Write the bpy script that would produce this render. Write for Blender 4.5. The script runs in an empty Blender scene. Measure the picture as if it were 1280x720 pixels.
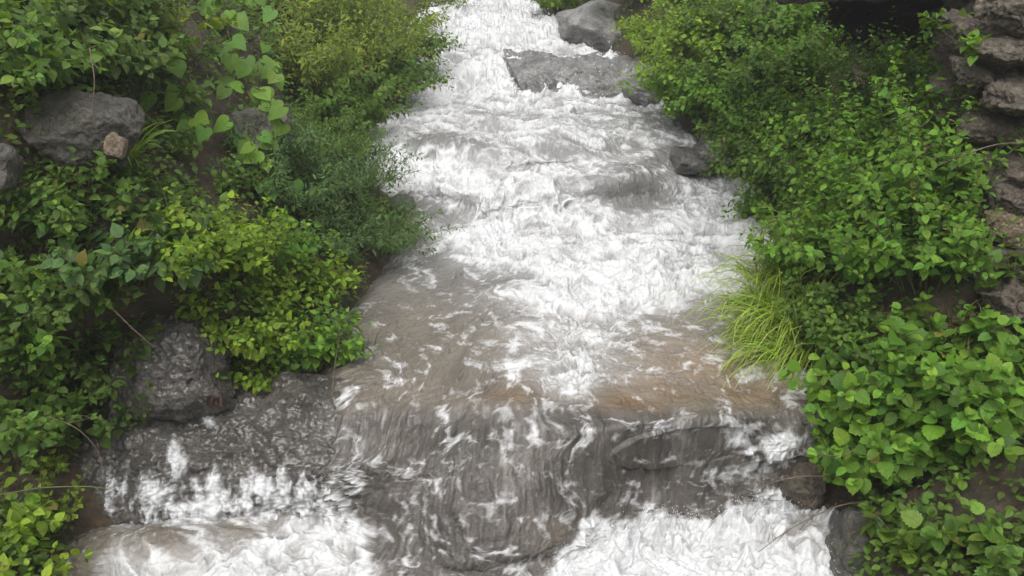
import bpy, bmesh, math, random
import numpy as np
from mathutils import Vector, Matrix
from mathutils.bvhtree import BVHTree

RS = np.random.RandomState(7)
HAZE = 0.0032
S = bpy.context.scene
COL = S.collection

# ------------------------------------------------------------------ camera and survey helpers
CAM_H, PITCH, FPX = 3.0, math.radians(22.5), 1108.0
CP, SP = math.cos(PITCH), math.sin(PITCH)

def ray(px, py):
    """direction (unit forward-Y) of the sight line through a photo pixel"""
    u = (np.asarray(px, float) - 640) / FPX
    v = (360 - np.asarray(py, float)) / FPX
    return u, CP + v * SP, -SP + v * CP

def at_z(px, py, z):
    dx, dy, dz = ray(px, py)
    t = (np.asarray(z, float) - CAM_H) / dz
    return np.stack([dx * t, dy * t, np.zeros_like(dx * t) + z], -1)

def at_y(px, py, y):
    dx, dy, dz = ray(px, py)
    t = y / dy
    return np.array([dx * t, y, CAM_H + dz * t])

def to_px(P):
    x, y, z = P[..., 0], P[..., 1], P[..., 2] - CAM_H
    dep = y * CP - z * SP
    up = z * CP + y * SP
    return 640 + FPX * x / dep, 360 - FPX * up / dep

# ------------------------------------------------------------------ numpy noise
def _hash(ix, iy, iz, seed):
    h = (ix * 374761393 + iy * 668265263 + iz * 2147483647 + seed * 974711) & 0xFFFFFFFF
    h = ((h ^ (h >> 13)) * 1274126177) & 0xFFFFFFFF
    h = ((h ^ (h >> 16)) * 2246822519) & 0xFFFFFFFF
    return ((h ^ (h >> 15)) & 0xFFFFFF) / float(0xFFFFFF)

def vnoise(x, y, z=0.0, seed=0):
    x, y, z = np.broadcast_arrays(np.asarray(x, float), np.asarray(y, float), np.asarray(z, float))
    ix, iy, iz = (np.floor(a).astype(np.int64) for a in (x, y, z))
    fx, fy, fz = x - ix, y - iy, z - iz
    sx, sy, sz = (f * f * f * (f * (f * 6 - 15) + 10) for f in (fx, fy, fz))
    flat = not np.any(fz)
    def lay(kz):
        a = _hash(ix, iy, iz + kz, seed); b = _hash(ix + 1, iy, iz + kz, seed)
        c = _hash(ix, iy + 1, iz + kz, seed); d = _hash(ix + 1, iy + 1, iz + kz, seed)
        return (a * (1 - sx) + b * sx) * (1 - sy) + (c * (1 - sx) + d * sx) * sy
    l0 = lay(0)
    if flat:
        return l0
    return l0 * (1 - sz) + lay(1) * sz

def fbm(x, y, z=0.0, o=4, g=0.5, l=2.03, seed=0, billow=False):
    s, a, n = 0.0, 1.0, 0.0
    c, sn = math.cos(0.6), math.sin(0.6)
    for k in range(o):
        v = vnoise(x, y, z, seed + k * 17)
        if billow:
            v = np.abs(v * 2 - 1)
        s = s + a * v; n += a; a *= g
        x, y = (x * c - y * sn) * l + 7.3, (x * sn + y * c) * l - 3.1
        z = np.asarray(z) * l
    return s / n

def sstep(a, b, x):
    t = np.clip((x - a) / (b - a), 0, 1)
    return t * t * (3 - 2 * t)

# ------------------------------------------------------------------ mesh helpers
def mesh_np(name, V, quads=None, tris=None, mat=None, attrs=None, smooth=True, parent=None, loc=None, mats=None):
    me = bpy.data.meshes.new(name)
    V = np.asarray(V, np.float32)
    me.vertices.add(len(V)); me.vertices.foreach_set('co', V.ravel())
    parts, starts, off = [], [], 0
    for F, k in ((quads, 4), (tris, 3)):
        if F is not None and len(F):
            F = np.asarray(F, np.int32)
            parts.append(F.ravel()); starts.append(off + np.arange(len(F)) * k); off += len(F) * k
    li = np.concatenate(parts).astype(np.int32); st = np.concatenate(starts).astype(np.int32)
    me.loops.add(len(li)); me.loops.foreach_set('vertex_index', li)
    me.polygons.add(len(st)); me.polygons.foreach_set('loop_start', st)
    if smooth:
        me.polygons.foreach_set('use_smooth', np.ones(len(st), bool))
    me.update(calc_edges=True)
    for k, a in (attrs or {}).items():
        a = np.asarray(a, np.float32)
        if a.ndim == 1:
            at = me.attributes.new(k, 'FLOAT', 'POINT'); at.data.foreach_set('value', a)
        else:
            at = me.attributes.new(k, 'FLOAT_COLOR', 'POINT')
            if a.shape[1] == 3:
                a = np.concatenate([a, np.ones((len(a), 1), np.float32)], 1)
            at.data.foreach_set('color', a.ravel())
    if mat:
        me.materials.append(mat)
    o = bpy.data.objects.new(name, me); COL.objects.link(o)
    if parent is not None:
        o.parent = parent
    if loc is not None:
        o.location = loc
    return o

def grid_quads(r, c):
    i = np.arange(r * c).reshape(r, c)
    return np.stack([i[:-1, :-1], i[:-1, 1:], i[1:, 1:], i[1:, :-1]], -1).reshape(-1, 4)

def thing(name, label, cat, loc, group=None):
    o = bpy.data.objects.new(name, None); COL.objects.link(o)
    o.location = tuple(float(v) for v in loc); o.empty_display_size = 0.1
    return tag(o, label, cat, group)

def tag(o, label, cat, group=None):
    o['label'] = label; o['category'] = cat
    if group: o['group'] = group
    return o

def setting(o, kind='structure'):
    o['kind'] = kind
    return o

class Tubes:
    """thin tapering stems collected into one mesh"""
    def __init__(s): s.V, s.Q, s.n = [], [], 0
    def add(s, pts, r0, r1, k=4):
        pts = np.asarray(pts, float); m = len(pts)
        T = np.gradient(pts, axis=0); T /= np.linalg.norm(T, axis=1, keepdims=True) + 1e-9
        ref = np.array([0.31, 0.9, 0.2])
        A = np.cross(T, ref); A /= np.linalg.norm(A, axis=1, keepdims=True) + 1e-9
        B = np.cross(T, A)
        rr = np.linspace(r0, r1, m)[:, None, None]
        an = np.arange(k) * 2 * math.pi / k
        ring = pts[:, None] + rr * (np.cos(an)[None, :, None] * A[:, None] + np.sin(an)[None, :, None] * B[:, None])
        i = np.arange(m * k).reshape(m, k) + s.n
        j = np.roll(i, -1, 1)
        s.V.append(ring.reshape(-1, 3)); s.n += m * k
        s.Q.append(np.stack([i[:-1], j[:-1], j[1:], i[1:]], -1).reshape(-1, 4))
    def arrays(s):
        return np.concatenate(s.V), np.concatenate(s.Q)

# ------------------------------------------------------------------ materials
class NT:
    def __init__(s, name):
        s.m = bpy.data.materials.new(name); s.m.use_nodes = True
        s.t = s.m.node_tree; s.t.nodes.clear()
        s.out = s.n('ShaderNodeOutputMaterial')
    def n(s, t, **kw):
        o = s.t.nodes.new(t)
        for k, v in kw.items():
            if k.startswith('_'):
                o.inputs[k[1:].replace('_', ' ')].default_value = v
            else:
                setattr(o, k, v)
        return o
    def l(s, a, b): s.t.links.new(a, b)
    def noise(s, vec, scale, detail=4, rough=0.55, dist=0.0):
        n = s.n('ShaderNodeTexNoise', _Scale=scale, _Detail=detail, _Roughness=rough, _Distortion=dist)
        if vec is not None: s.l(vec, n.inputs['Vector'])
        return n.outputs['Fac']
    def ramp(s, fac, pts):
        r = s.n('ShaderNodeValToRGB'); e = r.color_ramp.elements
        while len(e) < len(pts): e.new(0.5)
        for q, (p, c) in zip(e, pts):
            q.position = p; q.color = (*c, 1) if len(c) == 3 else c
        s.l(fac, r.inputs[0]); return r.outputs[0]
    def mix(s, f, a, b, blend='MIX'):
        m = s.n('ShaderNodeMix', data_type='RGBA', blend_type=blend)
        for v, i in ((f, 0), (a, 6), (b, 7)):
            if hasattr(v, 'links') or hasattr(v, 'is_linked'): s.l(v, m.inputs[i])
            else: m.inputs[i].default_value = v if isinstance(v, (int, float)) else (*v, 1)[:4]
        return m.outputs[2]
    def math(s, op, a, b=0.0, c=0.0):
        m = s.n('ShaderNodeMath', operation=op)
        for i, v in enumerate((a, b, c)):
            if hasattr(v, 'is_linked'): s.l(v, m.inputs[i])
            else: m.inputs[i].default_value = v
        return m.outputs[0]

def mat_rock(name, dark, mid, light, scale=5.0, rough=0.55, moss=0.0, strata=0.0, wet=0.0):
    t = NT(name)
    co = t.n('ShaderNodeTexCoord').outputs['Object']
    big = t.noise(co, scale * 0.5, 6, 0.65, 0.6)
    fine = t.noise(co, scale * 7, 8, 0.7)
    c = t.ramp(big, [(0.3, dark), (0.5, mid), (0.72, light)])
    c2 = t.ramp(fine, [(0.35, (0.34,) * 3), (0.52, (0.95,) * 3), (0.72, (1.6, 1.58, 1.52))])
    c = t.mix(0.85, c, c2, 'MULTIPLY')
    if strata:
        w = t.n('ShaderNodeTexWave', wave_type='BANDS', bands_direction='Z', _Scale=strata, _Distortion=5.0, _Detail=4.0)
        t.l(co, w.inputs['Vector'])
        c = t.mix(0.55, c, t.ramp(w.outputs['Fac'], [(0.1, (0.5,) * 3), (0.5, (1.05,) * 3)]), 'MULTIPLY')
    if moss:
        mm = t.ramp(t.noise(co, scale * 1.7, 5, 0.6), [(0.52, (0, 0, 0)), (0.66, (moss,) * 3)])
        c = t.mix(mm, c, (0.035, 0.045, 0.012))
    vor = t.n('ShaderNodeTexVoronoi', feature='DISTANCE_TO_EDGE', _Scale=scale * 1.3)
    warp = t.n('ShaderNodeVectorMath', operation='MULTIPLY_ADD')
    nz = t.n('ShaderNodeTexNoise', _Scale=scale * 1.5, _Detail=4.0)
    t.l(co, nz.inputs['Vector']); t.l(nz.outputs['Color'], warp.inputs[0]); warp.inputs[1].default_value = (0.25,) * 3
    t.l(co, warp.inputs[2]); t.l(warp.outputs[0], vor.inputs['Vector'])
    crack = t.ramp(vor.outputs['Distance'], [(0.0, (0.3,) * 3), (0.05, (1,) * 3)])
    c = t.mix(0.55, c, crack, 'MULTIPLY')
    b = t.n('ShaderNodeBsdfPrincipled'); t.l(c, b.inputs['Base Color'])
    t.l(t.math('MULTIPLY_ADD', fine, 0.4, rough - 0.2), b.inputs['Roughness'])
    if wet:
        b.inputs['Coat Weight'].default_value = wet; b.inputs['Coat Roughness'].default_value = 0.12
    h = t.math('ADD', t.math('MULTIPLY', big, 0.6), t.math('MULTIPLY', fine, 0.5))
    h = t.math('ADD', h, t.math('MULTIPLY', crack, 0.15))
    bp = t.n('ShaderNodeBump', _Strength=1.0, _Distance=0.07); t.l(h, bp.inputs['Height'])
    t.l(bp.outputs[0], b.inputs['Normal']); t.l(b.outputs[0], t.out.inputs[0])
    return t.m

def mat_leaf(name, gloss=0.5, trans=0.42, veins=True):
    t = NT(name)
    a = t.n('ShaderNodeAttribute', attribute_name='tint')
    co = t.n('ShaderNodeTexCoord').outputs['Object']
    nz = t.noise(co, 45, 4, .65)
    c = t.mix(0.7, a.outputs['Color'], t.ramp(nz, [(0.3, (0.72,) * 3), (0.7, (1.25,) * 3)]), 'MULTIPLY')
    b = t.n('ShaderNodeBsdfPrincipled', _Roughness=gloss)
    h = t.math('MULTIPLY', nz, .6)
    if veins:
        uv = t.n('ShaderNodeAttribute', attribute_name='blade').outputs['Vector']
        sp = t.n('ShaderNodeSeparateXYZ'); t.l(uv, sp.inputs[0])
        ac = t.math('ABSOLUTE', sp.outputs[1])
        ph = t.math('SUBTRACT', t.math('MULTIPLY', sp.outputs[0], 42.0), t.math('MULTIPLY', ac, 34.0))
        side = t.math('POWER', t.math('MULTIPLY_ADD', t.math('SINE', ph), .5, .5), 5.0)
        rib = t.math('SUBTRACT', 1.0, t.math('MINIMUM', t.math('MULTIPLY', ac, 22.0), 1.0))
        v = t.math('MAXIMUM', t.math('MULTIPLY', side, .45), rib)
        c = t.mix(t.math('MULTIPLY', v, .30), c, (.16, .21, .075))
        h = t.math('SUBTRACT', h, v)
    t.l(c, b.inputs['Base Color'])
    b.inputs['Specular IOR Level'].default_value = 0.3
    tr = t.n('ShaderNodeBsdfTranslucent')
    t.l(t.mix(1.0, c, (1.5, 1.45, 0.45), 'MULTIPLY'), tr.inputs['Color'])
    bp = t.n('ShaderNodeBump', _Strength=0.5, _Distance=0.008); t.l(h, bp.inputs['Height'])
    t.l(bp.outputs[0], b.inputs['Normal'])
    ms = t.n('ShaderNodeMixShader', _Fac=trans)
    t.l(b.outputs[0], ms.inputs[1]); t.l(tr.outputs[0], ms.inputs[2])
    t.l(ms.outputs[0], t.out.inputs[0])
    return t.m

def mat_plain(name, col, rough=0.7, var=0.4, scale=30):
    t = NT(name)
    co = t.n('ShaderNodeTexCoord').outputs['Object']
    nz = t.noise(co, scale, 4)
    c = t.mix(1.0, col, t.ramp(nz, [(0.3, (1 - var,) * 3), (0.7, (1 + var,) * 3)]), 'MULTIPLY')
    b = t.n('ShaderNodeBsdfPrincipled', _Roughness=rough); t.l(c, b.inputs['Base Color'])
    t.l(b.outputs[0], t.out.inputs[0]); return t.m

def mat_earth():
    t = NT('damp_earth')
    co = t.n('ShaderNodeTexCoord').outputs['Object']
    big = t.noise(co, 1.3, 6, 0.6, 0.4); fine = t.noise(co, 22, 8, 0.7); mid = t.noise(co, 5, 6, 0.65)
    c = t.ramp(big, [(0.3, (0.030, 0.022, 0.014)), (0.5, (0.055, 0.038, 0.022)), (0.7, (0.085, 0.056, 0.032))])
    c = t.mix(t.ramp(mid, [(0.5, (0, 0, 0)), (0.62, (0.7,) * 3)]), c, (0.022, 0.026, 0.010))
    c = t.mix(0.9, c, t.ramp(fine, [(0.3, (0.4,) * 3), (0.55, (1,) * 3), (0.8, (1.8, 1.7, 1.5))]), 'MULTIPLY')
    b = t.n('ShaderNodeBsdfPrincipled', _Roughness=0.75); t.l(c, b.inputs['Base Color'])
    bp = t.n('ShaderNodeBump', _Strength=1.0, _Distance=0.06)
    t.l(t.math('ADD', mid, t.math('MULTIPLY', fine, 0.5)), bp.inputs['Height'])
    t.l(bp.outputs[0], b.inputs['Normal']); t.l(b.outputs[0], t.out.inputs[0])
    return t.m

def mat_water():
    t = NT('stream_water')
    co = t.n('ShaderNodeTexCoord').outputs['Object']
    foam = t.n('ShaderNodeAttribute', attribute_name='foam').outputs['Fac']
    body = t.n('ShaderNodeAttribute', attribute_name='body').outputs['Color']
    fine = t.noise(co, 38, 5, 0.65, 0.5)
    f2 = t.math('ADD', foam, t.math('MULTIPLY', t.math('SUBTRACT', fine, 0.5), 0.32))
    f2 = t.ramp(f2, [(0.06, (0,) * 3), (0.95, (1,) * 3)])
    wb = t.n('ShaderNodeBsdfPrincipled', _Roughness=0.09, _IOR=1.333); t.l(body, wb.inputs['Base Color'])
    air = t.n('ShaderNodeAttribute', attribute_name='air').outputs['Fac']
    t.l(t.math('MULTIPLY_ADD', air, .22, .06), wb.inputs['Roughness'])
    fb = t.n('ShaderNodeBsdfPrincipled', _Roughness=0.45); fb.inputs['Base Color'].default_value = (0.46, 0.463, 0.468, 1)
    bp = t.n('ShaderNodeBump', _Strength=0.6, _Distance=0.02); t.l(t.noise(co, 24, 5, 0.65, 0.8), bp.inputs['Height'])
    t.l(bp.outputs[0], wb.inputs['Normal'])
    bp2 = t.n('ShaderNodeBump', _Strength=0.5, _Distance=0.02); t.l(fine, bp2.inputs['Height'])
    t.l(bp2.outputs[0], fb.inputs['Normal'])
    ms = t.n('ShaderNodeMixShader'); t.l(f2, ms.inputs[0])
    t.l(wb.outputs[0], ms.inputs[1]); t.l(fb.outputs[0], ms.inputs[2]); t.l(ms.outputs[0], t.out.inputs[0])
    return t.m

def mat_veil():
    """a film of aerated water: clear where thin, white where it breaks"""
    t = NT('water_film')
    co = t.n('ShaderNodeTexCoord').outputs['Object']
    foam = t.n('ShaderNodeAttribute', attribute_name='foam').outputs['Fac']
    fine = t.noise(co, 42, 5, 0.7, 0.4)
    f = t.ramp(t.math('ADD', foam, t.math('MULTIPLY', t.math('SUBTRACT', fine, .5), .5)), [(0.08, (0,) * 3), (0.9, (1,) * 3)])
    fb = t.n('ShaderNodeBsdfPrincipled', _Roughness=0.4); fb.inputs['Base Color'].default_value = (0.46, 0.463, 0.468, 1)
    tp = t.n('ShaderNodeBsdfTransparent'); ms = t.n('ShaderNodeMixShader')
    t.l(f, ms.inputs[0]); t.l(tp.outputs[0], ms.inputs[1]); t.l(fb.outputs[0], ms.inputs[2]); t.l(ms.outputs[0], t.out.inputs[0])
    return t.m

M_VEIL = mat_veil()
M_EARTH = mat_earth()
M_GREY = mat_rock('grey_rock', (0.075, 0.072, 0.068), (0.17, 0.165, 0.16), (0.29, 0.28, 0.27), 6.0, 0.45, wet=.45)
M_WET = mat_rock('wet_dark_rock', (0.045, 0.04, 0.035), (0.085, 0.078, 0.07), (0.17, 0.16, 0.145), 7.0, 0.45, wet=0.3)
M_SLAB = mat_rock('wet_bedrock', (0.048, 0.042, 0.036), (0.088, 0.079, 0.069), (0.145, 0.132, 0.117), 6.0, 0.38, wet=0.5)
M_BROWN = mat_rock('brown_shale', (0.058, 0.046, 0.034), (0.122, 0.100, 0.075), (0.21, 0.178, 0.136), 5.0, 0.6, moss=0.35, strata=3.5)
M_MOSS = mat_rock('mossy_rock', (0.05, 0.045, 0.035), (0.1, 0.092, 0.078), (0.17, 0.16, 0.14), 5.0, 0.6, moss=0.8)
M_TAN = mat_rock('tan_stone', (0.14, 0.1, 0.065), (0.24, 0.18, 0.12), (0.36, 0.29, 0.21), 9.0, 0.65)
M_LEAF = mat_leaf('leaf')
M_GRASS = mat_leaf('grass_blade', 0.5, 0.4, False)
M_STEM = mat_plain('green_stem', (0.07, 0.09, 0.03), 0.6)
M_TWIG = mat_plain('dry_twig', (0.10, 0.07, 0.05), 0.8)
M_WATER = mat_water()

# ------------------------------------------------------------------ the stream surface
NC = 9
def row(xl, xr, py, z):
    px = np.linspace(xl, xr, NC) if np.isscalar(xl) and xr is not None else np.asarray(xl, float)
    return px, np.broadcast_to(np.asarray(py, float), NC), np.broadcast_to(np.asarray(z, float), NC)
ROWS = [
    row(-120, 1120, 1000, -0.92),
    row(60, 1075, 800, -0.84),
    row(80, 1062, 725, [-.79, -.79, -.79, -.76, -.75, -.78, -.78, -.78, -.78]),
    row([110, 230, 370, 520, 650, 765, 870, 965, 1055], None, [648, 632, 645, 682, 690, 662, 645, 632, 622], [-.73, -.73, -.72, -.62, -.63, -.73, -.74, -.72, -.70]),
    row([380, 440, 505, 580, 670, 765, 870, 962, 1045], None, [580, 582, 588, 596, 596, 592, 582, 568, 566], [-.38, -.34, -.28, -.26, -.29, -.37, -.40, -.34, -.34]),
    row([425, 480, 550, 630, 715, 800, 880, 962, 1042], None, [518, 524, 530, 534, 536, 535, 529, 522, 516], [-.12, -.14, -.13, -.09, -.055, -.045, -.05, -.07, -.1]),
    row(438, 1040, [482, 484, 488, 498, 509, 514, 506, 496, 490], [-.03, -.045, -.05, -.035, -.02, -.01, -.012, -.015, -.02]),
    row(432, 1005, 458, [-.005, -.01, -.012, -.005, 0, 0, 0, 0, 0]),
    row(436, 935, 410, 0.005),
    row(478, 945, 350, 0.012),
    row(512, 960, 296, 0.03),
    row(505, 958, [272, 270, 274, 278, 276, 272, 270, 268, 270], [.07, .07, .08, .08, .08, .08, .07, .06, .06]),
    row(497, 952, [256, 252, 262, 264, 258, 252, 250, 252, 256], [.15, .17, .15, .15, .15, .15, .13, .12, .11]),
    row(489, 945, [240, 236, 246, 248, 240, 232, 232, 236, 242], [.27, .29, .27, .26, .28, .29, .24, .20, .18]),
    row(478, 932, [226, 222, 230, 232, 224, 218, 218, 222, 226], [.33, .35, .34, .34, .36, .36, .30, .26, .24]),
    row(468, 915, [209, 206, 212, 214, 208, 204, 204, 206, 210], [.45, .45, .44, .43, .44, .44, .38, .34, .34]),
    row(458, 890, [192, 186, 186, 194, 194, 190, 190, 190, 192], [.55, .57, .58, .55, .54, .53, .48, .44, .44]),
    row(472, 852, 160, .61),
    row(500, 835, 132, .67),
    row(520, 830, 112, [.74, .75, .74, .72, .72, .72, .72, .72, .72]),
    row(528, 800, 92, [.86, .88, .88, .84, .82, .82, .82, .80, .80]),
    row(512, 745, 62, [1.02, 1.04, 1.02, .98, .97, .99, 1.02, 1.02, 1.0]),
    row(520, 700, 32, [1.18, 1.19, 1.18, 1.16, 1.15, 1.16, 1.18, 1.18, 1.18]),
    row(570, 668, 4, 1.38),
    row(575, 655, -30, 1.72),
    row(575, 650, -50, 2.05),
]
LAT = np.array([at_z(*r) for r in ROWS])                       # rows x 9 x 3
# carry the sheet on under both banks
ext = 0.45
L2R = LAT[:, -1] - LAT[:, 0]; L2R[:, 1:] = 0; L2R /= np.linalg.norm(L2R, axis=1, keepdims=True)
EDGE_L, EDGE_R = LAT[:, 0].copy(), LAT[:, -1].copy()
DROP = np.array([0, 0, .28])
LAT = np.concatenate([(LAT[:, 0] - L2R * ext - DROP)[:, None], LAT, (LAT[:, -1] + L2R * ext - DROP)[:, None]], 1)

def catmull(P, counts):
    """P (n,...) control rows -> rows sampled counts[i] times in span i"""
    P = np.concatenate([2 * P[:1] - P[1:2], P, 2 * P[-1:] - P[-2:-1]], 0)
    out = []
    for i, c in enumerate(counts):
        t = (np.arange(c) / c).reshape((-1,) + (1,) * (P.ndim - 1))
        a, b, d, e = P[i], P[i + 1], P[i + 2], P[i + 3]
        k = 0.42
        m0, m1 = k * (d - a), k * (e - b)
        out.append((2*t**3 - 3*t**2 + 1) * b + (t**3 - 2*t**2 + t) * m0 + (-2*t**3 + 3*t**2) * d + (t**3 - t**2) * m1)
    out.append(P[-2][None])
    return np.concatenate(out, 0)

mid_py = np.array([np.mean(r[1]) for r in ROWS])
cnt_r = np.maximum(8, (np.abs(np.diff(mid_py)) * 1.15)).astype(int)
cnt_r[0] = 40
cnt_c = [16] + [int(640 / 8)] * 8 + [16]
W = catmull(LAT, cnt_r)
W = np.swapaxes(catmull(np.swapaxes(W, 0, 1), cnt_c), 0, 1)
nr, ncol = W.shape[:2]
WPX, WPY = to_px(W)

def grid_normals(G):
    du = np.gradient(G, axis=1); dv = np.gradient(G, axis=0)
    N = np.cross(du, dv); N /= np.linalg.norm(N, axis=-1, keepdims=True) + 1e-12
    return N * np.where(N[..., 2:3] < 0, -1, 1)

WN = grid_normals(W)
ARC = np.concatenate([np.zeros((1, ncol)), np.cumsum(np.linalg.norm(np.diff(W, axis=0), axis=-1), 0)], 0)

def G(cx, cy, rx, ry, p=2.0):
    """soft patch of the stream round the place surveyed at a photo pixel"""
    return np.exp(-((np.abs(WPX - cx) / rx) ** p + (np.abs(WPY - cy) / ry) ** p))

def band(v, a, b, s):
    return sstep(a - s, a + s, v) * (1 - sstep(b - s, b + s, v))

X, A = W[..., 0], ARC
wob = (fbm(X * 1.6, A * 1.6, o=5, g=.6, seed=5) - .5)
PXw, PYw = WPX + wob * 60, WPY + wob * 45
# how much air the water carries, place by place
D = np.zeros_like(X)
D += .84 * (1 - sstep(110, 135, PYw))
D += .62 * band(PYw, 128, 190, 14)
D += .56 * band(PYw, 195, 282, 10)
D += .64 * band(PYw, 284, 335, 14) * sstep(515, 585, PXw + (PYw - 300) * -.6)
D += .62 * band(PYw, 335, 385, 22) * sstep(560, 690, PXw) * (1 - sstep(860, 960, PXw + (PYw - 350) * 1.2))
D += .30 * band(PYw, 385, 470, 24) * band(PXw, 660, 780, 45)
D += .15 * band(PYw, 330, 480, 20) * (.12 + .88 * sstep(540, 690, PXw))
D += .5 * G(712, 482, 30, 26)
# calmer / darker places
for cx, cy, rx, ry, a in ((560, 72, 60, 20, .55), (640, 50, 26, 10, .2), (700, 70, 60, 22, .45), (610, 150, 84, 12, .36), (790, 152, 85, 26, .45), (552, 184, 56, 20, .48),
                          (545, 262, 48, 18, .62), (505, 250, 20, 26, .4), (780, 228, 56, 26, .50), (800, 252, 42, 16, .55), (690, 195, 50, 20, .25), (840, 200, 46, 22, .45),
                          (905, 245, 40, 16, .3), (900, 325, 60, 14, .3), (640, 345, 40, 16, .3)):
    D -= a * G(cx, cy, rx, ry)
low = sstep(556, 600, WPY)
D += .95 * sstep(-18, 26, PYw - (650 - 20 * np.sin((PXw - 700) / 60.) + sstep(735, 640, PXw) * 70 - sstep(880, 940, PXw) * 25)) * sstep(590, 690, PXw)
D += .56 * band(PXw, 905, 1020, 26) * band(PYw, 540, 660, 26) * sstep(0, 90, PXw - 880)
D += .66 * sstep(-24, 26, PYw - 622) * (1 - sstep(400, 520, PXw + (fbm(X * 5, A * 3, o=4, seed=15) - .5) * 130)) * sstep(95, 165, PXw - (720 - PYw) * .4)
D += .5 * G(440, 600, 30, 40)
for cx, cy, rx, ry, a in ((200, 684, 62, 24, .75), (305, 664, 42, 30, .6), (1000, 668, 62, 26, .6), (90, 660, 40, 60, .5), (560, 640, 90, 60, .5), (1000, 590, 30, 36, .4)):
    D -= a * G(cx, cy, rx, ry)
D = np.clip(D, 0.0, 0.97)
fall = band(WPY, 512, 655, 14) * (1 - sstep(.5, .8, D))
chute = sstep(505, 540, WPY) * (1 - sstep(640, 760, WPX)) * sstep(420, 470, WPX)
fallw = np.clip(np.maximum(fall, chute * (1 - D)), 0, 1)
pool = band(WPY, 300, 505, 12)

# relief: puffy lumps where it is white, ripples where it is not, broken strings down the fall
wx = (fbm(X * 3, A * 3, o=3, seed=31) - .5) * .5
wy = (fbm(X * 3, A * 3, o=3, seed=37) - .5) * .5
X3, Y3, Z3 = W[..., 0] + wx * .6, W[..., 1] + wy * .6, W[..., 2]
nf = 1 + .9 * sstep(7.5, 4.5, W[..., 1])                                   # churned finer below the fall
lump = fbm(X3 * 3.4 * nf, Y3 * 3.0 * nf, Z3 * 3.0 * nf, o=6, g=.58, seed=2, billow=True)
crisp = fbm(X3 * 14, Y3 * 12, Z3 * 12, o=4, g=.62, seed=6, billow=True)
big = fbm(X * 1.5, A * 1.3, o=2, seed=11) - .5
rip1 = fbm((X + wx) * 5.5, (A + wy) * 12, o=5, g=.56, seed=41)
rip2 = fbm((X - wy) * 13 + A * 3, (A + wx) * 22, o=4, g=.6, seed=43, billow=True)
lean = (X - .3) * .35 * sstep(.6, -.8, X)                                    # the chute fans out to the left
strg = fbm((X + wx * .30 + lean * A * .5) * 15, (A + wy * .6) * 2.6, o=5, g=.62, seed=51)
strg2 = fbm((X + wx * .22 + lean * A * .5) * 42, (A + wy * .4) * 5.5, o=4, g=.6, seed=53)
fold = fbm(X * 2.2, A * 1.2, o=3, seed=57) - .5
near = np.clip(W[..., 1] / 9.0, .6, 1.5)
amp_l = (.03 + .13 * D) * sstep(.1, .6, D) * near
H = amp_l * ((1 - lump) - .62) * 1.9 + amp_l * (.6 - crisp) * .16 + big * (.07 + .17 * D) * near * (1 - fallw * .5)
H += (rip1 - .5) * .044 * (1 - fallw) * (1 - .5 * D) * np.clip(near, .8, 1.3) + (.5 - rip2) * .030 * (1 - fallw) * (1 - .6 * D)
H += fallw * ((strg - .5) * .034 + (strg2 - .5) * .008 + fold * .08 + (fbm(X3 * 5, Y3 * 4, Z3 * 3, o=3, g=.5, seed=58) - .5) * .07)
# humps where the flow runs over buried boulders
for cx, cy, rx, ry, a in ((200, 682, 66, 22, .12), (308, 662, 44, 28, .08), (560, 70, 60, 18, .12), (552, 186, 56, 16, .13), (690, 232, 50, 14, .09), (620, 150, 70, 12, .09), (700, 172, 60, 10, .07), (640, 262, 40, 12, .08), (1000, 662, 60, 24, .10),
                          (782, 226, 56, 18, .13), (840, 196, 44, 12, .06), (600, 510, 50, 14, .04)):
    H += a * G(cx, cy, rx, ry)
# torn crown of splashes where the fall lands
crown = D * sstep(.25, .6, D) * band(WPY, 560, 690, 20)
H += crown * np.clip(fbm(X * 9, A * 5, o=4, g=.6, seed=59) - .48, 0, 1) * .45
P = W + WN * H[..., None]

# foam cover
fn = .42 * (1 - lump) + .30 * (1 - crisp) + .40 * fbm(X3 * 9, Y3 * 8, Z3 * 8, o=5, g=.65, seed=61)
fn = (fn - np.quantile(fn[::7, ::7], .03)) / (np.quantile(fn[::7, ::7], .97) - np.quantile(fn[::7, ::7], .03))
web = 1 - fbm((X + wx * 1.3) * 5.5, (A + wy * 1.3) * 9, o=4, g=.55, seed=71, billow=True)      # lacy strings on the pool
web = sstep(.68, .93, web)
thr = 1.02 - D * 1.02
foam = sstep(thr - .52, thr + .52, fn)
foam = np.maximum(foam, web * sstep(.06, .45, D) * .8 * (1 - fallw))
mott = fbm(X * 4.5, A * 3.0, o=4, g=.6, seed=69)
foam = np.maximum(foam, fallw * (sstep(.45, .95, strg) * sstep(.48, .85, mott) * .42 + .12 * sstep(.45, .95, strg2) + .03))
foam = np.clip(foam * (1 - .30 * sstep(.45, .75, crisp)), 0, 1)

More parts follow.
